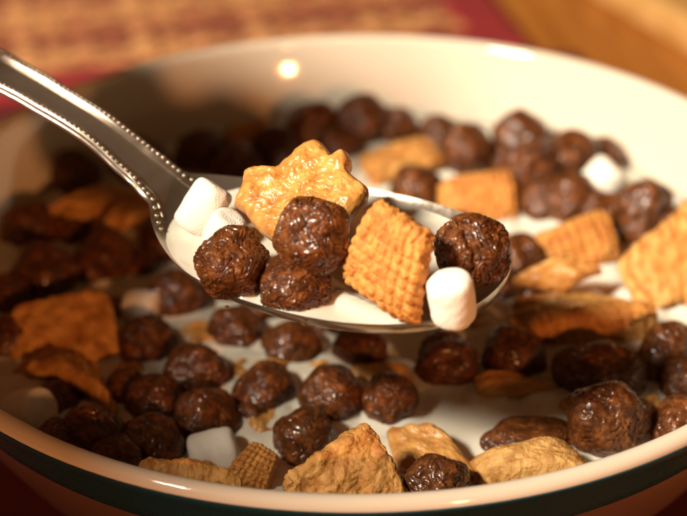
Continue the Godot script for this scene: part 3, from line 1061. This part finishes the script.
func field_mesh(bones: Array, cell: float, blend: float) -> ArrayMesh:      # a skin round tapered bones [from, to, radius, radius]
	var lo := Vector3.INF
	var hi := -Vector3.INF
	for b in bones:
		for k in 2:
			lo = lo.min(b[k] - Vector3.ONE * (b[2 + k] + 4 * cell))
			hi = hi.max(b[k] + Vector3.ONE * (b[2 + k] + 4 * cell))
	var n := Vector3i(((hi - lo) / cell).ceil()) + Vector3i.ONE
	var f := PackedFloat32Array()
	f.resize(n.x * n.y * n.z)
	f.fill(1.0)
	for b in bones:
		var big: float = maxf(b[2], b[3]) + 3 * cell
		var p0: Vector3 = b[0]
		var d: Vector3 = b[1] - b[0]
		var dd := maxf(d.length_squared(), 1e-9)
		var i0 := Vector3i(((b[0].min(b[1]) - Vector3.ONE * big - lo) / cell).floor())
		var i1 := Vector3i(((b[0].max(b[1]) + Vector3.ONE * big - lo) / cell).ceil())
		for z in range(maxi(i0.z, 0), mini(i1.z + 1, n.z)):
			for y in range(maxi(i0.y, 0), mini(i1.y + 1, n.y)):
				for x in range(maxi(i0.x, 0), mini(i1.x + 1, n.x)):
					var p := lo + Vector3(x, y, z) * cell - p0
					var t := clampf(p.dot(d) / dd, 0.0, 1.0)
					var r := (p - d * t).length() - lerpf(b[2], b[3], t)
					var at_ := x + n.x * (y + n.y * z)
					var old := f[at_]
					var h := maxf(blend - absf(old - r), 0.0) / blend
					f[at_] = minf(old, r) - h * h * blend * 0.25
	var v := PackedVector3Array()
	var idx := PackedInt32Array()
	var made := {}
	for z in n.z - 1:
		for y in n.y - 1:
			for x in n.x - 1:
				var first := x + n.x * (y + n.y * z)
				var inside := 0
				for c in 8:
					if f[first + (c & 1) + n.x * (((c >> 1) & 1) + n.y * (c >> 2))] < 0.0: inside += 1
				if inside == 0 or inside == 8: continue
				var sum := Vector3.ZERO
				var hits := 0
				for c in 8:
					var fa := f[first + (c & 1) + n.x * (((c >> 1) & 1) + n.y * (c >> 2))]
					for bit in [1, 2, 4]:
						if c & bit: continue
						var e: int = c | bit
						var fb := f[first + (e & 1) + n.x * (((e >> 1) & 1) + n.y * (e >> 2))]
						if (fa < 0.0) != (fb < 0.0):
							var t := fa / (fa - fb)
							sum += Vector3(c & 1, (c >> 1) & 1, c >> 2).lerp(Vector3(e & 1, (e >> 1) & 1, e >> 2), t)
							hits += 1
				made[first] = v.size()
				v.append(lo + (Vector3(x, y, z) + sum / hits) * cell)
	var step := [1, n.x, n.x * n.y]
	for key: int in made:
		for ax in 3:
			var a0: int = step[(ax + 1) % 3]
			var a1: int = step[(ax + 2) % 3]
			if (f[key] < 0.0) == (f[key + step[ax]] < 0.0): continue
			if not (made.has(key - a0) and made.has(key - a1) and made.has(key - a0 - a1)): continue
			var q := [made[key], made[key - a0], made[key - a0 - a1], made[key - a1]]
			if f[key] < 0.0: idx.append_array(PackedInt32Array([q[0], q[1], q[2], q[0], q[2], q[3]]))
			else: idx.append_array(PackedInt32Array([q[0], q[2], q[1], q[0], q[3], q[2]]))
	return make(v, idx)

func arm() -> void:
	var tip := at(498, 290, RIM + 0.020)
	var ax := (at(180, 205, RIM + 0.020) - tip).normalized()
	var grip := tip + ax * 0.142 + Vector3(0, rise(0.142), 0)
	var wrist := grip + Vector3(-0.050, 0.030, 0.064)
	var d := (grip - wrist).normalized()
	var up := Vector3.UP
	var s := d.cross(up).normalized()
	var elbow := wrist + Vector3(-0.062, 0.110, 0.185)
	var bones := [[elbow, wrist.lerp(elbow, 0.3), 0.040, 0.034], [wrist.lerp(elbow, 0.3), wrist, 0.035, 0.028]]
	# the palm
	for k in 4:
		var o: float = [0.026, 0.009, -0.008, -0.025][k]
		var kn: Vector3 = wrist + d * [0.066, 0.068, 0.063, 0.056][k] + s * o + up * [0.014, 0.016, 0.012, 0.006][k]
		bones.append([wrist + s * o * 0.55, kn, 0.017, 0.0125])
	# index over the handle, middle under it, ring and little finger curled into the palm
	var k1 := wrist + d * 0.066 + s * 0.026 + up * 0.014
	var k2 := wrist + d * 0.068 + s * 0.009 + up * 0.016
	var k3 := wrist + d * 0.063 - s * 0.008 + up * 0.012
	var k4 := wrist + d * 0.056 - s * 0.025 + up * 0.006
	for chain in [[k1, k1 + d * 0.016 + up * 0.024, grip + up * 0.020 - ax * 0.006, grip + up * 0.0095 - ax * 0.012, 0.0105],
			[k2, k2 + d * 0.036 + up * 0.006, grip + d * 0.016 - up * 0.010 + ax * 0.012, grip - up * 0.0115 + ax * 0.002 + s * 0.004, 0.0105],
			[k3, k3 + d * 0.036 - up * 0.002, k3 + d * 0.030 - up * 0.026, k3 + d * 0.008 - up * 0.032, 0.0100],
			[k4, k4 + d * 0.029 - up * 0.002, k4 + d * 0.025 - up * 0.021, k4 + d * 0.006 - up * 0.027, 0.0088]]:
		for j in 3:
			bones.append([chain[j], chain[j + 1], chain[4] * [1.0, 0.92, 0.84][j], chain[4] * [0.92, 0.84, 0.74][j]])
	# the thumb leaves the side of the palm and closes on the handle
	var t0 := wrist + d * 0.014 + s * 0.018 - up * 0.006
	var t1 := wrist + d * 0.040 + s * 0.036 - up * 0.010
	var t2 := grip - d * 0.022 + s * 0.016 - up * 0.008
	bones.append([t0, t1, 0.0155, 0.0125])
	bones.append([t1, t2, 0.0120, 0.0105])
	bones.append([t2, grip - d * 0.004 + s * 0.004 - up * 0.0105 - ax * 0.006, 0.0105, 0.0080])
	for b in bones:
		b[0] -= wrist
		b[1] -= wrist
	var o := holder("person", wrist, "person's hand and sleeved forearm holding the end of the spoon handle", "person")
	part("hand", field_mesh(bones, 0.0032, 0.007), M.skin, o)
	var cuff := wrist.lerp(elbow, 0.30) - wrist
	var along := (elbow - wrist).normalized()
	var e := elbow - wrist + along * 0.10
	part("sleeve", field_mesh([[cuff, e, 0.041, 0.052]], 0.006, 0.004), M.sleeve, o)
